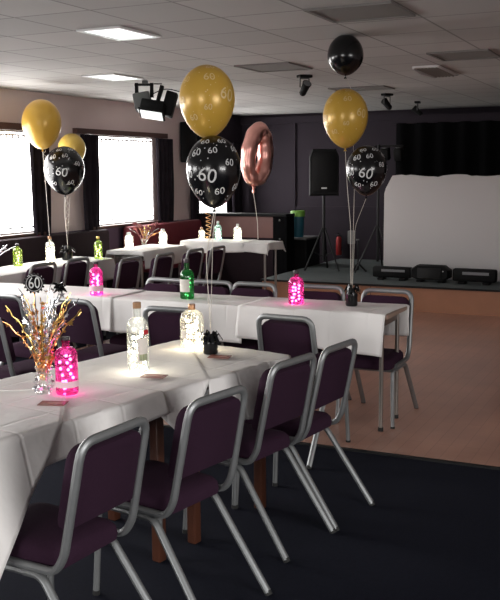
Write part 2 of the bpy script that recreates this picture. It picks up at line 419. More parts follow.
# small speaker box on wall
t = thing('wall_speaker', 'black box speaker fixed high on the pale wall behind the printed gold balloon', 'speaker', (WX, 11.18, 2.0))
MB().box((.17, 0, 0), (.26, .42, .54), bev=.015).build('cabinet', 'black', t)
MB().box((.305, 0, 0), (.01, .38, .50)).build('grille', 'blackmat', t, False)
MB().box((.02, 0, 0), (.045, .10, .10)).build('bracket', 'blackmetal', t, False)

# curtains
def curtain(y0, y1, z0, z1, x, label, gather=.75, folds=4, name='curtain', m='cur', axis='y', grp='dark drapes beside the left windows', tie=None):
    nu, nv = folds * 10, 24; mb = MB(); vs = []
    for side in (0, 1):
        for j in range(nv + 1):
            vv = j / nv; z = z1 + (z0 - z1) * vv
            g = 1 - (1 - gather) * (vv ** 1.5 if tie is None else math.exp(-((vv - tie) / .22) ** 2))
            for i in range(nu + 1):
                u = i / nu; c = (y0 + y1) / 2; yy = c + (u - .5) * (y1 - y0) * g
                w = .024 * sin(u * folds * 2 * PI) + .006 * sin(u * 17 + vv * 5) + side * .006
                vs.append((x + w, yy, z) if axis == 'y' else (yy, x - w, z))
    st = (nu + 1) * (nv + 1); fs = []
    for s in (0, 1):
        for j in range(nv):
            for i in range(nu):
                a = s * st + j * (nu + 1) + i
                q = (a, a + 1, a + nu + 2, a + nu + 1); fs.append(q if s else q[::-1])
    for j in range(nv):
        for i in (0, nu):
            a = j * (nu + 1) + i; fs.append((a, a + nu + 1, a + nu + 1 + st, a + st))
    mb.add(vs, fs); o = mb.build(name, m); return tag(o, label, 'curtain', grp)
curtain(7.72, 8.06, .95, 2.02, WX + .10, 'dark curtain right of the leftmost window, behind the gold balloon', .8, 3)
curtain(8.62, 8.98, .95, 2.03, WX + .10, 'dark curtain left of the middle window, behind the pale gold balloon', .75, 3)
curtain(10.24, 10.68, .96, 2.03, WX + .10, 'dark curtain right of the middle window, above the maroon bench', .85, 4)
curtain(11.12, 11.40, .95, 2.03, WX + .10, 'dark curtain at the far window, left of the printed black balloon', .7, 3)
curtain(12.40, 12.70, .95, 2.03, WX + .10, 'dark curtain at the far window, right side behind the printed black balloon', .8, 3)
curtain(-3.72, 3.9, .31, 2.24, 12.55, 'wide black stage curtain hanging behind the white screen', 1, 26, 'stage_curtain', 'blackmat', 'x', None)
struct('trim_5', MB().box((.1, 12.62, 2.29), (7.8, .16, .11)), 'walld')

# wall benches
def bench(y0, y1, m, label, name='wall_bench'):
    t = thing(name, label, 'bench', (WX, (y0 + y1) / 2, 0)); L = y1 - y0
    MB().box((.23, 0, .20), (.40, L, .40)).build('plinth', 'bench', t, False)
    MB().box((.25, 0, .44), (.44, L, .09), bev=.03).build('seat', m, t)
    MB().box((.13, 0, .70), (.13, L, .50), bev=.035).build('backrest', m, t)
bench(5.2, 9.02, 'bench', 'long dark upholstered bench along the window wall')
bench(9.46, 11.28, 'maroon', 'maroon upholstered bench under the window, beside the partition')

# bar partition and cabinet left of the stage
t = thing('bar_partition', 'brown panelled half-height partition with dark top, behind the far buffet table', 'partition', (-5.53, 11.42, 0))
MB().box((.02, -.005, .855), (.95, .21, .29)).build('front_panel', 'barwood', t, False)
MB().box((-.08, 0, .355), (1.14, .20, .71)).build('lower_panel', 'bench', t, False)
MB().box((-.55, 0, .855), (.19, .20, .29)).build('end_panel', 'bench', t, False)
MB().box((.01, 0, 1.015), (1.38, .30, .035), bev=.006).build('countertop', 'black', t)
MB().box((.595, 0, .50), (.20, .26, 1.0)).build('end_cabinet', 'blackmat', t, False)
for z in (.95, .70): MB().ball((.60, -.14, z), .014).build('knob', 'greybox', t)
t = thing('side_cabinet', 'low black cabinet left of the stage under the teal bin', 'cabinet', (-4.79, 11.87, 0))
MB().box((-.02, 0, .335), (.25, .5, .67)).build('body', 'black', t, False)
MB().box((-.02, 0, .682), (.27, .54, .025), bev=.005).build('cabinet_top', 'greybox', t)
t = thing('storage_bin', 'teal tub with a lime green lid on the black cabinet', 'bin', (-4.885, 11.80, .695))
MB().lathe([(.07, 0), (.076, .01), (.092, .29), (.09, .29), (.075, .012)], 20).build('tub', 'teal', t)
MB().lathe([(.098, .285), (.10, .30), (.10, .355), (.092, .365), (.001, .366)], 20).build('lid', 'green', t)

# fire extinguisher
t = thing('fire_extinguisher', 'red fire extinguisher on the dark back wall behind the speaker stand', 'fire extinguisher', (-4.67, 12.87, .36)); t.scale = (.75, .75, .85)
MB().lathe([(.05, 0), (.06, .015), (.06, .27), (.045, .31), (.018, .33)], 18).build('cylinder', 'red', t)
MB().lathe([(.016, .33), (.016, .37)], 10).box((0, -.03, .375), (.02, .09, .014)).build('valve', 'black', t)
MB().tube(fillet([(.0, -.02, .36), (.08, -.04, .34), (.07, -.05, .08)], .05), .009, 8).build('hose', 'black', t)

# PA speaker on tripod
SPK = (-4.33, 11.35)
t = thing('speaker_stand', 'black tripod stand carrying the loudspeaker on the stage', 'speaker stand', (*SPK, SZ), R(20))
MB().tube([(0, 0, .12), (0, 0, .98)], .018).build('pole', 'blackmetal', t)
MB().tube([(0, 0, .50), (0, 0, .56)], .03).build('collar', 'black', t)
for a in (200, 320, 80):
    lg = MB().tube([(.02 * cos(R(a)), .02 * sin(R(a)), .55), (.26 * cos(R(a)), .26 * sin(R(a)), .012)], .012, 8).build('leg', 'blackmetal', t)
    MB().tube([(.01 * cos(R(a)), .01 * sin(R(a)), .18), (.15 * cos(R(a)), .15 * sin(R(a)), .25)], .008, 6).build('brace', 'blackmetal', t)
    MB().ball((.262 * cos(R(a)), .262 * sin(R(a)), .013), .013).build('rubber_foot', 'rubber', lg)
t = thing('loudspeaker', 'black loudspeaker with moulded case on the tripod stand', 'speaker', (*SPK, SZ + .98), R(22))
ol = [(-.19, 0), (.19, 0), (.19, .50), (.15, .60), (-.15, .60), (-.19, .50)]
MB().slab(ol, [(.94, .16), (1, .14), (1, -.08), (.8, -.15)], lambda u, v_, d: (u, -d, v_)).build('cabinet', 'black', t)
MB().slab([(-.16, .05), (.16, .05), (.16, .48), (.13, .56), (-.13, .56), (-.16, .48)], [(1, .158), (1, .168), (.97, .172)], lambda u, v_, d: (u, -d, v_)).build('grille', 'black', t)
MB().box((0, -.173, .10), (.07, .006, .018)).build('badge', 'printw', t, False)

# lighting stand right of it
t = thing('lighting_stand', 'thin black lighting stand beside the left edge of the white screen', 'light stand', (-3.56, 11.25, SZ))
MB().tube([(0, 0, .15), (0, 0, 1.62)], .016).build('pole', 'blackmetal', t)
for a in (215, 335, 95):
    MB().tube([(.02 * cos(R(a)), .02 * sin(R(a)), .6), (.30 * cos(R(a)), .30 * sin(R(a)), .01)], .011, 8).build('leg', 'blackmetal', t)
MB().tube([(-.06, 0, 1.60), (.30, .05, 1.60)], .012).build('crossbar', 'blackmetal', t)
for x in (.08, .25):
    hd = MB().box((x, .03, 1.50), (.10, .12, .15), Matrix.Rotation(R(15), 3, 'X'), .012).build('lamp_head', 'black', t)
    MB().lathe([(.001, 0), (.03, 0), (.03, .01)], 14, (x, .0, 1.57)).build('knob', 'greybox', hd)
t = thing('mic_stand', 'short black tripod stand with a small grey box, behind the balloon ribbons', 'stand', (-3.82, 11.25, SZ))
MB().tube([(0, 0, .03), (0, 0, .42)], .012).build('pole', 'blackmetal', t)
for a in (250, 10, 130): MB().tube([(0, 0, .12), (.11 * cos(R(a)), .11 * sin(R(a)), .01)], .012, 8).build('leg', 'blackmetal', t)
MB().box((-.09, 0, .45), (.09, .06, .17), bev=.008).box((-.03, 0, .42), (.08, .02, .02)).build('control_box', 'greybox', t)

# white DJ screen
t = thing('dj_screen', 'tall white stretch-cloth DJ booth screen with a clipped left corner on the stage', 'screen', (-2.655, 10.93, SZ), R(-1.5))
ol = []
W2 = .73; HH = 1.235
top = [(-W2 + .10 + (2 * W2 - .10) * k / 24, HH + .012 * sin(k * .55) - .010 * (k % 7 == 3)) for k in range(25)]
out = [(-W2, 0), (W2, 0)] + list(reversed(top)) + [(-W2 + .02, HH - .15), (-W2, HH - .22)]
fr = MB()
fr.slab(out, [(.995, -.012), (1, -.008), (1, .008), (.995, .012)], lambda u, v_, d: (u, -d, v_)); fr.build('front_cloth', 'scrim', t)
for sx in (-1, 1): MB().box((sx * (W2 - .02), .05, HH / 2 - (.08 if sx < 0 else 0)), (.03, .04, HH - (.2 if sx < 0 else .04))).build('frame_post', 'blackmetal', t, False)
MB().box((-W2 + .01, .24, (HH - .22) / 2), (.012, .4, HH - .22)).build('side_cloth', 'scrim', t, False)
MB().box((W2 + .018, .2, HH / 2), (.02, .42, HH)).build('side_panel', 'black', t, False)

# LED bars in front of it
def led_bar(x, y, w, h, label, pod=False):
    t = thing('led_bar', label, 'stage light', (x, y, SZ), R(-2))
    for sx in (-1, 1): MB().box((sx * w * .28, 0, .014), (w * .16, .13, .028), bev=.006).build('foot', 'black', t)
    if not pod:
        MB().box((0, 0, .03 + h / 2), (w, .10, h), bev=.02).build('housing', 'black', t)
        MB().box((.02, -.052, .035 + h * .62), (w * .6, .006, h * .22)).build('led_window', 'strip', t, False)
    else:
        prof = []
        hs = MB(); ol = [(-w / 2, .05), (-w * .36, .02), (w * .36, .02), (w / 2, .05), (w / 2, h - .03), (w * .34, h + .02), (-w * .34, h + .02), (-w / 2, h - .03)]
        hs.slab(ol, [(.82, -.10), (1, -.05), (1, .07), (.92, .10)], lambda u, v_, d: (u, -d, v_ + .01)); hs.build('housing', 'black', t)
        MB().slab([(-w * .3, .045), (w * .3, .045), (w * .3, h - .01), (-w * .3, h - .01)], [(1, .1), (1, .112), (.96, .115)], lambda u, v_, d: (u, -d, v_ + .01)).build('lens', 'blackmetal', t)
        MB().ball((w * .36, -.105, h - .03), .008).build('indicator', 'printw', t)
led_bar(-3.17, 10.62, .48, .13, 'black light bar with grey window, leftmost in front of the white screen')
led_bar(-2.69, 10.58, .46, .17, 'rounded black light pod between the two light bars', True)
led_bar(-2.18, 10.55, .50, .145, 'black light bar with grey window, rightmost in front of the white screen')

# ------------------------------------------------------------------ chairs
def make_chair(label, loc, rz, group):
    t = thing('banquet_chair', label, 'chair', loc, rz, group)
    X = .172
    def top(sx): return [(sx * X, .13, .384), (sx * X, -.145, .384), (sx * X, -.182, .44), (sx * (X - .008), -.260, .806)]
    p = top(-1) + [q for q in reversed(top(1))]
    MB().tube(fillet(p, [0, .05, .05, .055, .055, .05, .05, 0], 5), .0135, 10, flat=1.2).build('back_frame', 'frame', t)
    for sx in (-1, 1):
        MB().tube([(sx * X, .175, .362), (sx * X, -.04, .362)], .0115, 8, flat=1.2).build('side_rail', 'frame', t)
        a = MB().tube(fillet([(sx * X, .15, .362), (sx * X, .185, .358), (sx * (X + .012), .205, .012)], .03), .0125, 9).build('leg', 'frame', t)
        MB().tube([(sx * (X + .012), .205, 0), (sx * (X + .012), .204, .018)], .0145, 9).build('foot_cap', 'rubber', a)
        b_ = MB().tube(fillet([(sx * X, -.02, .362), (sx * X, -.09, .362), (sx * (X + .015), -.338, .010)], .05), .0135, 9, flat=1.15).build('leg', 'frame', t)
        MB().tube([(sx * (X + .015), -.343, 0), (sx * (X + .015), -.334, .015)], .0148, 9).build('foot_cap', 'rubber', b_)
    MB().tube([(-X, .17, .362), (X, .17, .362)], .010, 8).build('stretcher', 'frame', t)
    # seat cushion: rounded outline with domed top
    ol = []
    for (cx, cy, a0, r) in ((.135, .19, 0, .05), (-.135, .19, 90, .05), (-.125, -.11, 180, .035), (.125, -.11, 270, .035)):
        for k in range(5):
            a = R(a0 + 90 * k / 4); ol.append((cx + r * cos(a) * .75, cy + r * sin(a)))
    MB().slab(ol, [(.93, .374), (1, .380), (1.02, .402), (1.0, .425), (.92, .442), (.7, .452), (.35, .456)], lambda u, v_, d: (u, v_, d)).build('seat', 'fabric', t)
    # backrest pad in front of the tubes
    ol = [(-.16, .0), (.16, .0)]
    for (cx, cy, a0, r) in ((.11, .207, 0, .05), (-.11, .207, 90, .05)):
        for k in range(6):
            a = R(a0 + 90 * k / 5); ol.append((cx + r * cos(a), cy + r * sin(a)))
    tilt = Matrix.Rotation(R(12), 3, 'X')
    def fn(u, v_, d): return Vector((0, -.199, .520)) + tilt @ Vector((u, d, v_))
    MB().slab(ol, [(.95, .000), (.985, .004), (1, .018), (1.0, .045), (.95, .060), (.75, .066)], fn).build('backrest', 'fabric', t)
    return t
G1 = 'aubergine chairs along the near table row'; G2 = 'chairs at the middle table row'; G3 = 'chairs at the far left tables'
chair0 = make_chair('aubergine padded chair nearest the camera, at the bottom left corner', (-1.835, 2.345, 0), R(86), G1)
th = R(79.75)
dup(chair0, (-1.743, 2.90, 0), th, 'aubergine padded chair at the near table, second from the camera')
dup(chair0, (-1.73, 3.57, 0), th, 'aubergine padded chair at the near table, third from the camera, just before the far corner')
dup(chair0, (-1.67, 3.95, 0), th + R(3), 'aubergine padded chair at the far end of the near row, closest to the wooden floor')
dup(chair0, (-1.955, 4.83, 0), R(-4), 'dark padded chair, back to us, before the middle table below its right pink bottle', G2)
dup(chair0, (-2.73, 4.86, 0), R(2), 'dark padded chair with its back to us behind the clear lit bottles', G2)
dup(chair0, (-3.45, 4.94, 0), R(-6), 'dark padded chair with its back to us behind the tinsel vase and pink bottle', G2)
dup(chair0, (-4.02, 4.96, 0), R(-6), 'dark padded chair with its back to us at the left edge, at the middle table', G2)
dup(chair0, (-3.59, 4.30, 0), R(-12), 'dark padded chair at the left edge, in front of another chair back', G2)
for x, y, rz, lb in [(-1.785, 5.61, 180, 'dark padded chair behind the right end of the middle table, by the black balloon weight'),
                     (-2.27, 5.65, 181, 'dark padded chair behind the middle table, just right of its pink bottle'),
                     (-2.77, 5.62, 179, 'dark padded chair behind the middle table, left of the stage corner'),
                     (-3.11, 5.62, 180, 'dark padded chair behind the green bottle on the middle table'),
                     (-3.52, 5.63, 176, 'dark padded chair behind the middle table, left of the green bottle')]:
    dup(chair0, (x, y, 0), R(rz), lb, G2)
for x, y, rz, lb in [(-5.36, 6.50, 88, 'dark chair at the far left table, beside the lime bottle'),
                     (-5.36, 7.00, 90, 'dark chair at the far left table, under the black balloon weight'),
                     (-4.93, 7.24, 88, 'dark chair left of the pair in front of the flower vase table'),
                     (-4.85, 7.72, 90, 'dark chair below the flower vase and white lit bottle'),
                     (-4.82, 8.28, 90, 'dark chair just behind the neck of the green bottle'),
                     (-4.75, 8.64, 92, 'dark chair nearest the far buffet table, behind the long balloon ribbon')]:
    dup(chair0, (x, y, 0), R(rz), lb, G3)

# ------------------------------------------------------------------ tables
def table(name, label, cx, cy, rz, w, l, z, wood, group=None, inset=.06):
    """w along local x, l along local y"""
    t = thing(name, label, 'table', (cx, cy, 0), rz, group)
    MB().box((0, 0, z - .014), (w, l, .028), bev=.005).build('tabletop', 'tabletop', t)
    ap = MB()
    for sx in (-1, 1): ap.box((sx * (w / 2 - inset - .01), 0, z - .055), (.02, l - 2 * inset - .04, .05))
    for sy in (-1, 1): ap.box((0, sy * (l / 2 - inset), z - .055), (w - 2 * inset - .05, .02, .05))
    ap.build('apron', 'woodleg' if wood else 'chrome', t, False)
    for sx in (-1, 1):
        for sy in (-1, 1):
            x, y = sx * (w / 2 - inset), sy * (l / 2 - inset)
            if wood: MB().box((x, y, (z - .03) / 2), (.045, .045, z - .03), bev=.006).build('leg', 'woodleg', t)
            else:
                lg = MB().tube([(x, y, .02), (x, y, z - .028)], .0135, 12).build('leg', 'chrome', t)
                MB().tube([(x, y, 0), (x, y, .03)], .017, 12).build('foot_cap', 'rubber', lg)
    return t
A1 = -R(10.25); ux = Vector((cos(A1), sin(A1), 0)); uy = Vector((-sin(A1), cos(A1), 0))
P0 = Vector((-1.66, 3.93, 0))
def row1(s, tt): return P0 - ux * (.35 - s) - uy * tt      # s across (0 centre), tt towards the camera
p = row1(0, .36); table('dining_table', 'white-clothed wooden table at the far end of the near row', p.x, p.y, A1, .70, .72, .74, True, 'near wooden tables', .11)
p = row1(0, 1.53); table('dining_table', 'white-clothed wooden table nearest the camera at lower left', p.x, p.y, A1, .70, 1.60, .74, True, 'near wooden tables', .11)
TY0, TY1 = 5.27, 5.70; ty = (TY0 + TY1) / 2; tw = TY1 - TY0
for i, (a, b, lb) in enumerate([(-2.80, -1.60, 'white-clothed steel-legged table at the right end of the middle row'),
                                (-4.00, -2.80, 'white-clothed table in the middle of the middle row, under the green bottle'),
                                (-5.20, -4.00, 'white-clothed table at the left end of the middle row')]):
    table('folding_table', lb, (a + b) / 2, ty, R(90), tw, b - a - .004, .74, False, 'middle row of tables', .05)
table('dining_table', 'far left table with lime bottle by the dark bench', -5.52, 6.95, 0, .48, 1.75, .74, False, 'far left tables')
table('dining_table', 'far table with flower vase and two white lit bottles', -5.61, 9.04, 0, .47, .95, .74, False, 'far left tables')
table('buffet_table', 'tall far table with three small lit bottles before the brown partition', -4.88, 9.72, R(90), .42, 1.14, .785, False)

def drape(label, cx, cy, rz, w, l, z, ccx, ccy, sw, sl, ang, m='cloth', group=None, lift=0., flare=.10, rip=.010, n=64, cat='tablecloth', seed=0):
    """paper cloth of sw x sl rotated ang about (ccx, ccy) in table space, folding over a w x l top"""
    rnd = random.Random(seed); ph = [rnd.uniform(0, 6.3) for _ in range(6)]
    t = bpy.data.objects.new('tmp', None)
    mb = MB(); vs = []; n2 = max(8, int(n * sl / sw)); ca, sa = cos(ang), sin(ang); rr = .010 + lift
    hw, hl = w / 2, l / 2
    for j in range(n2 + 1):
        for i in range(n + 1):
            a = (i / n - .5) * sw; b = (j / n2 - .5) * sl
            x = ccx + a * ca - b * sa; y = ccy + a * sa + b * ca
            qx = min(max(x, -hw), hw); qy = min(max(y, -hl), hl); dx, dy = x - qx, y - qy; d = math.hypot(dx, dy)
            zt = z + .003 + lift
            wob = .0022 * (sin(x * 11 + ph[0]) * sin(y * 9 + ph[1]) + .6 * sin(x * 23 + y * 17 + ph[2]))
            if d < 1e-9: vs.append((x, y, zt + max(-.001, wob))); continue
            nx, ny = dx / d, dy / d
            if d < rr * PI / 2: th_ = d / rr; o = rr * sin(th_); dz = rr * (1 - cos(th_))
            else:
                s_ = d - rr * PI / 2
                al = x * (1 - abs(nx)) * 1.0 + y * (1 - abs(ny)) + (math.atan2(dy, dx) * .3)
                o = rr + flare * s_ + rip * min(1, s_ / .12) * (1 + sin(al * 17 + ph[3]) + .5 * sin(al * 31 + ph[4])); dz = rr + s_ * .985
            vs.append((qx + nx * o, qy + ny * o, zt - dz))
    fs = [(j * (n + 1) + i, j * (n + 1) + i + 1, (j + 1) * (n + 1) + i + 1, (j + 1) * (n + 1) + i) for j in range(n2) for i in range(n)]
    bpy.data.objects.remove(t)
    mb.add(vs, fs); o = mb.build('tablecloth', m); o.location = (cx, cy, 0); o.rotation_euler = (0, 0, rz)
    for pl_ in o.data.polygons: pl_.use_smooth = True
    md = o.modifiers.new('thickness', 'SOLIDIFY'); md.thickness = .0015; md.offset = 0
    return tag(o, label, cat, group)
# near row cloths live on the union of the two tables (0.70 x 2.33)
rc = row1(0, 1.165)
def near(label, s, tt, sw, sl, ang, lift, seed, **k):
    return drape(label, rc.x, rc.y, A1, .70, 2.33, .74, s, 1.165 - tt, sw, sl, ang, 'cloth', 'cloths on the near tables', lift, flare={1: .2, 2: .10, 3: .18, 4: .30}[seed], seed=seed, n=72, rip=.006, **k)
near('white paper cloth at the far end of the near row, under the foil weight', .03, .285, .70 + .40, .62, R(-8), .000, 1)
near('white paper cloth in the middle of the near row, its pointed corner hanging between chairs', -.13, .84, .98, .98, R(45), .004, 2)
near('white paper cloth under the pink bottle and tinsel vase', .0, 1.42, .95, .94, R(4), .008, 3)
near('white paper cloth at the bottom left with a long hanging corner', .0, 1.875, 1.10, 1.10, R(45), .012, 4)
# middle row
def mid(label, x0, x1, over, seed, ang=0., lift=0., back=None):
    c = (x0 + x1) / 2
    return drape(label, -3.40, ty, 0, 3.60, tw, .74, c + 3.40, -.0, x1 - x0, tw + 2 * over, ang, 'cloth', 'cloths on the middle tables', lift, seed=seed, n=50, flare=.05, rip=.006)
mid('white cloth at the right end of the middle row, under the right pink bottle', -2.58, -1.60, .245, 11, R(-3.2), .004)
mid('white cloth on the middle table row under the green bottle', -3.58, -2.56, .245, 12, R(-.5), .0)
mid('white cloth on the middle table row under the left pink bottle', -4.56, -3.56, .245, 13, R(.4), .004)
mid('white cloth at the left end of the middle table row', -5.2, -4.54, .24, 14, 0, .0)
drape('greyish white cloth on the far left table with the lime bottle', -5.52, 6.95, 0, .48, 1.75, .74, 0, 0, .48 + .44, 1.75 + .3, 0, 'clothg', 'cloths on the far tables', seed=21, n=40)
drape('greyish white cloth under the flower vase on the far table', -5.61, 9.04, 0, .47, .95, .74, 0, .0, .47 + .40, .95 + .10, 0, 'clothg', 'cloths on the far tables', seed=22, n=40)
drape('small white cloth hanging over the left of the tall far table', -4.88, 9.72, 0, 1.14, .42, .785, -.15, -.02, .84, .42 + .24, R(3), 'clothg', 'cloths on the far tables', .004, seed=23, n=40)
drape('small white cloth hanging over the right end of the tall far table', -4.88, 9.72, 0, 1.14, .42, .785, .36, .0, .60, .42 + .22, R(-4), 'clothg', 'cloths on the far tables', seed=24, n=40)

# cards
def card(x, y, z, rz, label):
    t = thing('printed_card', label, 'card', (x, y, z), rz, 'cards on the near tables')
    MB().box((0, 0, .0015), (.10, .065, .003)).build('card_base', 'card', t, False)
    MB().box((.008, .002, .0034), (.055, .022, .0008)).build('picture', 'cardpic', t, False)
card(-2.09, 2.68, .7555, R(20), 'dark red printed card in front of the pink bottle')
card(-1.985, 3.225, .7555, R(10), 'dark red printed card in front of the tall clear lit bottle')
card(-1.93, 3.715, .7505, R(12), 'dark red printed card beside the black foil weight')

# ------------------------------------------------------------------ bottles
def bottle(label, loc, r, body, h, neck, g, bulb, cap, cap_h, shoulder=.03, nb=16, lab=None, grp='lit bottles on the tables', br=.0042, cap_r=None, hang=.9):
    t = thing('lit_bottle', label, 'bottle', loc, random.uniform(0, 6), grp)
    pf = [(.001, .003), (r * .9, .0), (r, .008), (r, body)]
    for k in range(1, 7):
        q = k / 6; pf.append((neck + (r - neck) * (cos(q * PI / 2) ** .9 if q < 1 else 0), body + shoulder * sin(q * PI / 2)))
    pf += [(neck, h - cap_h), (neck * 1.12, h - cap_h), (neck * 1.12, h - cap_h + .006)]
    MB().lathe(pf, 28, caps=False).build('glass_body', g, t)
    cr = cap_r or neck * 1.15
    MB().lathe([(cr * .95, h - cap_h + .004), (cr, h - cap_h + .008), (cr, h - .003), (cr * .9, h), (.001, h)], 18).build('cap', cap, t)
    ls = MB(); pts = []
    for k in range(46):
        a = k * .72; q = k / 45; rr = (r * .62) * (.55 + .45 * sin(k * 1.7) ** 2)
        pts.append((rr * cos(a), rr * sin(a), .012 + q * body * hang))
    ls.tube(pts, .0007, 4); ls.cur = 1
    for k in range(nb):
        i = int((k + .5) * 46 / nb); ls.ball(pts[i], br, 8, 6)
    ls.build('fairy_lights', ['wire', bulb], t)
    if lab:
        for (z0, z1, a0, a1, m) in lab:
            mb = MB(); vs = []; K = 16
            cam = math.atan2(-loc[1], -loc[0]) - t.rotation_euler[2]
            for s_ in (r + .0008, r + .0016):
                for z in (z0, z1):
                    for k in range(K + 1):
                        a = cam + R(a0 + (a1 - a0) * k / K); vs.append((s_ * cos(a), s_ * sin(a), z))
            N = K + 1; fs = []
            for k in range(K):
                fs += [(2 * N + k, 2 * N + k + 1, 3 * N + k + 1, 3 * N + k), (k + N, k + N + 1, k + 1, k), (N + k + 1, N + k, 3 * N + k, 3 * N + k + 1), (k, k + 1, 2 * N + k + 1, 2 * N + k)]
            fs += [(0, 2 * N, 3 * N, N), (K, N + K, 3 * N + K, 2 * N + K)]
            mb.add(vs, fs).build('label', m, t)
    return t
ZN = .757; ZM = .7475
bottle('pink lit bottle beside the tinsel vase on the nearest table', (-2.135, 2.83, ZN), .0435, .150, .222, .0145, 'gpink', 'bpink', 'cap', .018, .032, 15, [(.030, .054, -100, 100, 'labelpink')], br=.0062)
bottle('tall clear lit bottle with a cork stopper on the near table', (-2.10, 3.285, ZN - .002), .046, .185, .300, .0155, 'gclear', 'bcool', 'cork', .03, .05, 20, [(.05, .15, -2, 62, 'label'), (.055, .082, 5, 55, 'labelgreen'), (.165, .185, 35, 70, 'seal')], br=.0062, hang=.85)
bottle('squat clear lit bottle with a bronze cap next to the black foil weight', (-2.155, 3.86, .7455), .058, .145, .222, .020, 'gclear', 'bwarm', 'capgold', .03, .045, 20, [(.06, .10, -60, -25, 'label')], br=.0072, cap_r=.018)
bottle('green bottle with a white label and dark cap on the middle table', (-3.07, 5.44, ZM - .003), .048, .145, .272, .0165, 'ggreen', 'bgreen', 'cap', .032, .055, 10, [(.05, .135, -75, 20, 'label')], br=.004)
bottle('pink lit bottle at the left of the middle table row', (-3.745, 5.34, ZM), .047, .150, .235, .015, 'gpink', 'bpink', 'cap', .022, .045, 16, [(.03, .07, -100, 100, 'labelpink')], br=.0085)
bottle('pink lit bottle at the right of the middle table row', (-2.275, 5.465, ZM), .050, .130, .218, .015, 'gpink', 'bpink', 'cap', .026, .045, 16, None, br=.0075)
GF = 'lit bottles on the far tables'
bottle('lime lit bottle on the far left table at the photo edge', (-5.66, 6.82, .744), .045, .135, .205, .016, 'glime', 'bgreen', 'cap', .025, .03, 10, None, GF, br=.006)
bottle('cream lit bottle on the far left table under the gold balloon', (-5.49, 7.09, .744), .045, .15, .26, .014, 'gfrost', 'bwarm', 'capgold', .03, .06, 14, None, GF, br=.008)
bottle('lime green lit bottle at the far end of the far left table', (-5.35, 7.68, .744), .042, .14, .225, .015, 'glime', 'bgreen', 'gfoil', .03, .04, 12, None, GF, br=.007)
bottle('white lit bottle left of the flower vase', (-5.72, 8.82, .744), .050, .125, .185, .022, 'gfrost', 'bcool', 'white', .03, .03, 14, None, GF, br=.009)
bottle('white lit bottle right of the flower vase', (-5.56, 9.30, .744), .048, .14, .20, .02, 'gfrost', 'bcool', 'white', .03, .03, 14, None, GF, br=.009)
bottle('cream lit bottle leftmost on the tall far table', (-5.27, 9.72, .793), .040, .09, .15, .014, 'gfrost', 'bwarm', 'capgold', .025, .03, 10, None, GF, br=.007)
bottle('aqua lit bottle in the middle of the tall far table', (-5.07, 9.76, .793), .044, .13, .225, .013, 'gteal', 'bcool', 'white', .03, .05, 10, None, GF, br=.006)
bottle('clear lit bottle rightmost on the tall far table', (-4.82, 9.78, .793), .050, .12, .195, .015, 'gfrost', 'bcool', 'white', .03, .04, 12, None, GF, br=.008)

# ------------------------------------------------------------------ balloon weights
def weight(label, loc, r, h, seed):
    rnd = random.Random(seed)
    t = thing('balloon_weight', label, 'balloon weight', loc, rnd.uniform(0, 6), 'foil balloon weights')
    pf = [(r * .8, 0), (r * .92, .004)] + [(r * (.92 + .05 * (k % 2)), .004 + (h * .6) * k / 6) for k in range(1, 7)] + [(r * .55, h * .66), (r * .3, h * .7)]
    MB().lathe(pf, 12).build('weight_body', 'foilblk', t)
    fr = MB()
    for k in range(34):
        a = rnd.uniform(0, 6.28); l = rnd.uniform(.5, 1.15) * r * 1.25; up_ = rnd.uniform(-.05, .5) * h
        w = .006; b0 = Vector((.15 * r * cos(a), .15 * r * sin(a), h * .66)); m_ = b0 + Vector((.65 * l * cos(a), .65 * l * sin(a), up_ * .8 + .01)); e = b0 + Vector((l * cos(a), l * sin(a), up_ * .5 - .012))
        sd = Vector((-sin(a), cos(a), .4)).normalized() * w; nn = Vector((0, 0, .0012))
        vs = []
        for q in (b0, m_, e):
            for s_ in (-1, 1):
                for u in (-1, 1): vs.append(q + sd * s_ + nn * u)
        fs = []
        for i in (0, 4): fs += [(i, i + 2, i + 6, i + 4), (i + 1, i + 5, i + 7, i + 3), (i, i + 4, i + 5, i + 1), (i + 2, i + 3, i + 7, i + 6)]
        fs += [(0, 1, 3, 2), (8, 10, 11, 9)]
        fr.add(vs, fs)
    fr.build('foil_ruffle', 'foilblk', t)
weight('black foil balloon weight on the near table by the squat lit bottle', (-2.015, 3.785, .7455), .037, .095, 3)
weight('black foil balloon weight on the right end of the middle table', (-1.91, 5.505, .7475), .040, .125, 4)
weight('black foil balloon weight on the far left table', (-5.56, 7.45, .744), .055, .13, 5)

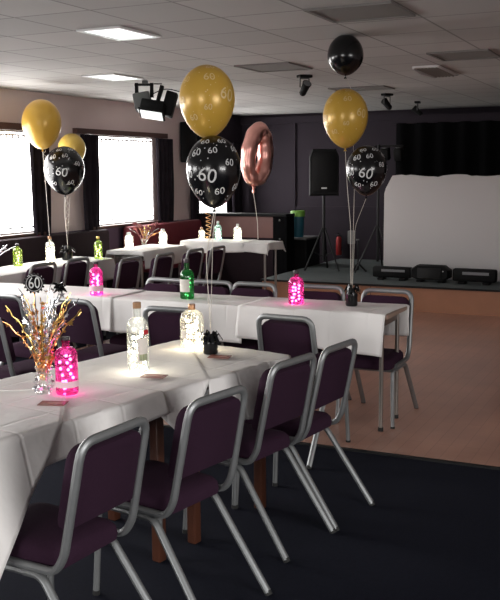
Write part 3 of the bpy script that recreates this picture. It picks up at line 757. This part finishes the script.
# ------------------------------------------------------------------ balloons
def balloon(label, c, rad, m, up_=1.15, lo_=1.42, prints=None, pm='printw', rib=None, ribm='ribbon', ceil=None, tail=None, grp='party balloons', curl=False):
    t = thing('balloon', label, 'balloon', c, 0, grp)
    def rz_(phi):
        cc = cos(phi)
        if cc >= 0: z = rad * up_ * cc; r = rad * sin(phi)
        else: z = rad * lo_ * cc; r = rad * sin(phi) * (1 - .17 * cc * cc)
        if ceil is not None: z = min(z, ceil)
        return r, z
    n = 30
    pf = [rz_(PI * (1 - i / n)) for i in range(n + 1)]; pf = [(max(r, .0008 if k else .006), z) for k, (r, z) in enumerate(pf)]
    MB().lathe(pf, 40, caps=False).build('latex', m, t)
    zb = -rad * lo_
    MB().lathe([(.011, zb - .018), (.009, zb - .014), (.004, zb - .008), (.005, zb), (.009, zb + .012)], 12).build('knot', m, t)
    if prints:
        vt, ft = text_geo('60'); cam = math.atan2(-c[1], -c[0]); pr = MB()
        def sp(az, ph, off):
            r, z = rz_(ph); r2, z2 = rz_(ph + .02); tx, tz = r2 - r, z2 - z; L_ = math.hypot(tx, tz); nr, nz = -tz / L_, tx / L_
            return ((r + nr * off) * cos(az), (r + nr * off) * sin(az), z + nz * off)
        for (da, ph, size, rot) in prints:
            az0 = cam + R(da); p0 = R(ph); r0 = rz_(p0)[0]; cr, sr = cos(R(rot)), sin(R(rot)); hs = rad * (up_ if ph < 90 else lo_) 
            vs = []
            for x, y in vt:
                x, y = x * size * rad, y * size * rad; X_ = x * cr - y * sr; Y_ = x * sr + y * cr
                vs.append(sp(az0 + X_ / max(r0, .3 * rad), p0 - Y_ / hs, .0022))
            pr.add(vs, ft)
        rnd = random.Random(int(rad * 1e5))
        for k in range(46):
            az = cam + R(rnd.uniform(-110, 110)); ph = R(rnd.uniform(30, 140)); s_ = rad * rnd.uniform(.012, .03); r0 = rz_(ph)[0]
            vs = [sp(az + s_ * cos(R(60 * q)) / r0, ph + s_ * sin(R(60 * q)) / (rad * 1.2), .002) for q in range(6)]
            pr.add(vs, [tuple(range(5, -1, -1))])
        pr.build('print', pm, t, False)
    if rib:
        P = [Vector(q) - Vector(c) for q in rib]; P = [Vector((0, 0, zb - .014))] + P
        rb = MB(); rb.tube(fillet(P, .05, 4) if len(P) > 2 else P, .0019 if rad < .18 else .0032, 6, flat=.6); rb.build('ribbon', ribm, t)
    if tail:
        pts = [Vector((.02 + .012 * cos(k * .9), .012 * sin(k * .9), zb - .01 - tail * k / 40)) for k in range(41)]
        MB().tube(pts, .002, 5).build('curled_ribbon', ribm, t)
    return t
P60 = [(-14, 100, .72, -12), (35, 80, .36, -5), (-2, 58, .36, 6), (-44, 62, .42, 12), (62, 55, .36, -20), (-62, 98, .42, 5), (-45, 125, .36, -25), (15, 124, .40, 10), (62, 118, .36, 20), (30, 36, .34, -10), (-28, 38, .34, 10), (80, 88, .36, 0), (-90, 75, .36, 0), (130, 80, .4, 0), (180, 95, .5, 0), (-130, 95, .4, 0)]
PG = [(6, 55, .42, 0), (44, 86, .60, -15), (2, 105, .30, 0), (-55, 60, .34, 15), (-62, 95, .36, 10), (14, 28, .32, 0), (-35, 120, .34, 5), (120, 70, .4, 0), (180, 70, .4, 0), (-120, 80, .4, 0)]
WN = (-2.015, 3.785, .81)
balloon('large gold balloon printed with sixties, upper of the pair over the near table', (-2.092, 3.933, 1.945), .132, 'gold', 1.18, 1.42, PG, 'printg', [(-2.10, 4.07, 1.58), (-2.08, 3.95, 1.30), WN])
balloon('large black balloon printed with white sixties, under the gold one over the near table', (-2.045, 3.90, 1.615), .129, 'blk', 1.2, 1.45, P60, 'printw', [(-2.04, 3.80, 1.2), (WN[0] + .006, WN[1], WN[2])])
WR = (-1.91, 5.505, .835)
balloon('plain black balloon pressed against the ceiling tiles', (-2.03, 5.70, 2.325), .115, 'blk', 1.15, 1.08, None, rib=[(-2.0, 5.74, 2.12), (-1.95, 5.66, 1.5), WR], ceil=CEIL - 2.325 - .002)
balloon('gold balloon below the plain black one, over the middle table', (-2.01, 5.65, 1.945), .143, 'gold', 1.20, 1.42, [(q[0], q[1], q[2] * .9, q[3]) for q in PG], 'printg', [(-1.985, 5.62, 1.5), (-1.925, 5.52, 1.25), (WR[0] - .005, WR[1], WR[2])])
balloon('black balloon printed with white sixties, in front of the stage beside the white screen', (-1.87, 5.66, 1.61), .128, 'blk', 1.15, 1.33, [(q[0] + 12, q[1], q[2], q[3]) for q in P60], 'printw', [(-1.90, 5.53, 1.25), (WR[0] + .004, WR[1], WR[2])])
balloon('gold balloon over the far left table, right of the leftmost window', (-5.64, 7.23, 2.08), .187, 'gold', 1.18, 1.35, None, rib=[(-5.56, 7.15, 1.5), (-5.49, 7.09, 1.01)], tail=.3)
WL = (-5.56, 7.45, .85)
balloon('pale gold balloon half hidden behind a printed black balloon', (-5.82, 7.94, 1.85), .142, 'gold2', 1.1, 1.3, None, rib=[(-5.62, 7.6, 1.3), WL])
balloon('black balloon printed with white sixties, in front of the pale gold one by the windows', (-5.62, 7.53, 1.64), .20, 'blk', 1.12, 1.28, [(q[0] + 6, q[1] - 3, q[2] * .85, q[3]) for q in P60], 'printw', [(-5.58, 7.46, 1.2), (WL[0] + .01, WL[1], WL[2])], tail=.35)
# rose gold foil zero
cz = Vector((-4.66, 10.0, 1.79))
t = thing('foil_balloon', 'rose gold foil balloon shaped as a zero above the tall far table', 'balloon', cz, R(66)); t.rotation_euler = (0, R(8), R(66))
K = 60; pts = []; rads = []
for k in range(K):
    a = 2 * PI * k / K; pts.append((.132 * cos(a), .012 * sin(2 * a), .285 * sin(a))); rads.append(.098 + .010 * sin(a) + .004 * sin(9 * a))
zr = MB(); zr.tube(pts, rads, 16, closed=True, flat=.92); zr.build('foil_zero', 'rose', t)
MB().lathe([(.012, -.45), (.02, -.43), (.012, -.40), (.03, -.37)], 12).build('tail', 'rose', t)
MB().tube([(.0, 0, -.44)] + [(-z_ * sin(R(8)) - (.06 if z_ > -.5 else .03 if z_ > -.7 else 0), .006 * sin(z_ * 20), z_ * cos(R(8))) for z_ in (-.46, -.6, -.8, -.995)], .004, 6).build('ribbon', 'ribbon', t)
t = thing('curled_ribbon', 'copper curled ribbon rising from the tall far table', 'ribbon', (-5.19, 9.74, .793))
MB().tube([(.028 * cos(k * .8), .028 * sin(k * .8), .004 + k * .006) for k in range(60)], .006, 6, flat=.5).build('coil', 'ribgold', t)

# ------------------------------------------------------------------ centrepieces
def star(mb, c, r, q):
    ol = []
    for k in range(10):
        rr = r if k % 2 == 0 else r * .45; a = PI / 2 + k * PI / 5; ol.append((rr * cos(a), rr * sin(a)))
    mb.slab(ol, [(1, -.0012), (1, .0012)], lambda u, v_, d: Vector(c) + q @ Vector((u, v_, d)))
def rq(rnd): return Matrix.Rotation(rnd.uniform(0, 6.3), 3, 'Z') @ Matrix.Rotation(rnd.uniform(.6, 2.4), 3, 'X')
def spray(t, n, H, spread, mats, seed, z0, stars=7, sr=.010, wr=.0016):
    rnd = random.Random(seed)
    for k in range(n):
        m = mats[k % len(mats)]; a = 2 * PI * k / n * 2.4 + rnd.uniform(-.3, .3); h = H * rnd.uniform(.62, 1.0); sp_ = spread * rnd.uniform(.25, 1.0)
        pts = []
        for j in range(14):
            q = j / 13; bend = sp_ * q ** 1.7
            pts.append((.006 * cos(a) + bend * cos(a) + .004 * sin(j * 1.9 + k), .006 * sin(a) + bend * sin(a) + .004 * cos(j * 2.3 + k), z0 + h * q * (1 - .12 * (sp_ / spread) * q)))
        mb = MB(); mb.tube(pts, wr, 5)
        for j in range(stars):
            q = pts[2 + int((j + 1) * 11 / stars) - 1 if stars else 0]
            star(mb, (q[0] + rnd.uniform(-.008, .008), q[1] + rnd.uniform(-.008, .008), q[2]), sr * rnd.uniform(.6, 1.3), rq(rnd))
        mb.build('tinsel_strand', m, t)
VL = (-2.225, 2.80, ZN)
t = thing('tinsel_centrepiece', 'clear vase of gold and silver tinsel with a black number topper on the nearest table', 'centrepiece', VL, 0, 'vases of tinsel')
MB().lathe([(.001, .002), (.028, 0), (.032, .006), (.020, .022), (.017, .045), (.022, .075), (.032, .105), (.030, .105), (.020, .075), (.014, .045)], 20, caps=False).build('vase', 'gclear', t)
cr = MB(); rnd = random.Random(9)
for k in range(46):
    a = rnd.uniform(0, 6.28); q = rnd.uniform(0, 1); r_ = .016 + .022 * rnd.random(); z = .004 + .10 * q * q
    star(cr, (r_ * cos(a), r_ * sin(a), z + .006), .0105, rq(rnd))
cr.build('star_confetti', 'silver', t)
spray(t, 34, .385, .16, ['gfoil', 'silver', 'silver', 'gfoil', 'silver', 'cfoil'], 5, .06, 9, .0105, .002)
spray(t, 8, .17, .05, ['cfoil', 'gfoil'], 15, .05, 7, .010)
az = math.atan2(-VL[1], -VL[0]) + PI / 2
Q = Matrix.Rotation(az, 3, 'Z') @ Matrix.Rotation(PI / 2, 3, 'X')
tp = MB(); tc_ = Vector((-.033, .01, .425))
ring = [(.035 * cos(2 * PI * k / 32), .035 * sin(2 * PI * k / 32)) for k in range(32)]
tp.slab(ring, [(.97, -.002), (1, -.001), (1, .001), (.97, .002)], lambda u, v_, d: tc_ + Q @ Vector((u, v_, d)))
for k in range(16):
    a = 2 * PI * k / 16; tp.ball(tc_ + Q @ Vector((.037 * cos(a), .037 * sin(a), 0)), .0045, 6, 4)
tp.tube([tc_ + Vector((0, 0, -.034)), tc_ + Vector((.01, 0, -.2)), Vector((0, 0, .08))], .0016, 6)
tp = tp.build('number_topper', 'foilblk', t)
vt, ft = text_geo('60'); nm = MB(); nm.add([tc_ + Q @ Vector((x * .046, y * .062, .0028)) for x, y in vt], ft); nm.build('numerals', 'printw', tp, False)
rg = MB(); rg.tube([tc_ + Q @ Vector((.030 * cos(2 * PI * k / 40), .030 * sin(2 * PI * k / 40), .0022)) for k in range(40)], .0012, 6, closed=True); rg.build('topper_ring', 'printw', tp)
bo = MB(); bc = Vector((.075, .03, .405)); rnd = random.Random(4)
for k in range(22):
    a = rnd.uniform(0, 6.28); e = rnd.uniform(-.6, 1.2); l = rnd.uniform(.02, .042); d = Vector((cos(a) * cos(e), sin(a) * cos(e), sin(e)))
    bo.tube([bc, bc + d * l * .6 + Vector((0, 0, .006)), bc + d * l], [.005, .006, .002], 5)
bo.tube([bc, Vector((.02, 0, .25)), Vector((0, 0, .08))], .0014, 5)
bo.build('foil_bow', 'foilblk', t)
sm = MB(); star(sm, bc + Q @ Vector((0.004, -.018, .03)), .014, Q); sm.build('star', 'silver', t, False)

t = thing('flower_vase', 'small clear vase with dusky flowers and tinsel between two white bottles', 'vase', (-5.66, 9.05, .744))
MB().lathe([(.001, .002), (.035, 0), (.04, .006), (.028, .03), (.03, .06), (.055, .10), (.052, .10), (.026, .06)], 18, caps=False).build('vase', 'gclear', t)
spray(t, 11, .22, .20, ['gfoil', 'silver', 'cfoil'], 8, .05, 4, .014, .003)
fl = random.Random(2)
for k in range(10):
    a = k * .63; r_ = .05 + .12 * fl.random(); mb = MB(); c = (r_ * cos(a), r_ * sin(a), .20 + .08 * fl.random())
    for q in range(5): mb.ball((c[0] + .016 * cos(q * 1.26), c[1] + .016 * sin(q * 1.26), c[2]), .016, 6, 4)
    mb.tube([(0, 0, .05), (c[0] * .6, c[1] * .6, .14), c], .003, 5); mb.build('flower', 'flower', t)
t = thing('tinsel_centrepiece', 'spray of tinsel at the left photo edge beside the lime bottle', 'centrepiece', (-5.70, 6.55, .744), 0, 'vases of tinsel')
MB().lathe([(.001, .002), (.03, 0), (.034, .006), (.022, .03), (.034, .10), (.031, .10), (.018, .03)], 16, caps=False).build('vase', 'gclear', t)
spray(t, 9, .20, .20, ['silver', 'gfoil'], 12, .06, 5, .012, .003)

# ------------------------------------------------------------------ camera, world
Fpx = 920.; PITCH, YAW, ROLL = R(7.95), R(25.5), R(.5)
fw = Vector((-sin(YAW) * cos(PITCH), cos(YAW) * cos(PITCH), -sin(PITCH)))
r0 = Vector((cos(YAW), sin(YAW), 0)); u0 = r0.cross(fw)
rt = r0 * cos(ROLL) - u0 * sin(ROLL); upv = r0 * sin(ROLL) + u0 * cos(ROLL)
cd = bpy.data.cameras.new('camera'); cam = bpy.data.objects.new('camera', cd); C.objects.link(cam)
cam.matrix_world = Matrix(((rt.x, upv.x, -fw.x, 0), (rt.y, upv.y, -fw.y, 0), (rt.z, upv.z, -fw.z, 1.6), (0, 0, 0, 1)))
cd.sensor_fit = 'VERTICAL'; cd.sensor_height = 24; cd.lens = Fpx / 600 * 24; cd.clip_start = .05; cd.clip_end = 60
sc = bpy.context.scene; sc.camera = cam
w = bpy.data.worlds.new('world'); sc.world = w; w.use_nodes = True
w.node_tree.nodes['Background'].inputs[0].default_value = (.8, .9, 1, 1); w.node_tree.nodes['Background'].inputs[1].default_value = .5
sc.view_settings.view_transform = 'Standard'; sc.view_settings.look = 'None'; sc.view_settings.gamma = 1; sc.view_settings.exposure = 1.15
sc.view_settings.use_curve_mapping = False
sc.cycles.max_bounces = 10; sc.cycles.transparent_max_bounces = 24; sc.cycles.sample_clamp_indirect = 4
sc.cycles.use_denoising = True
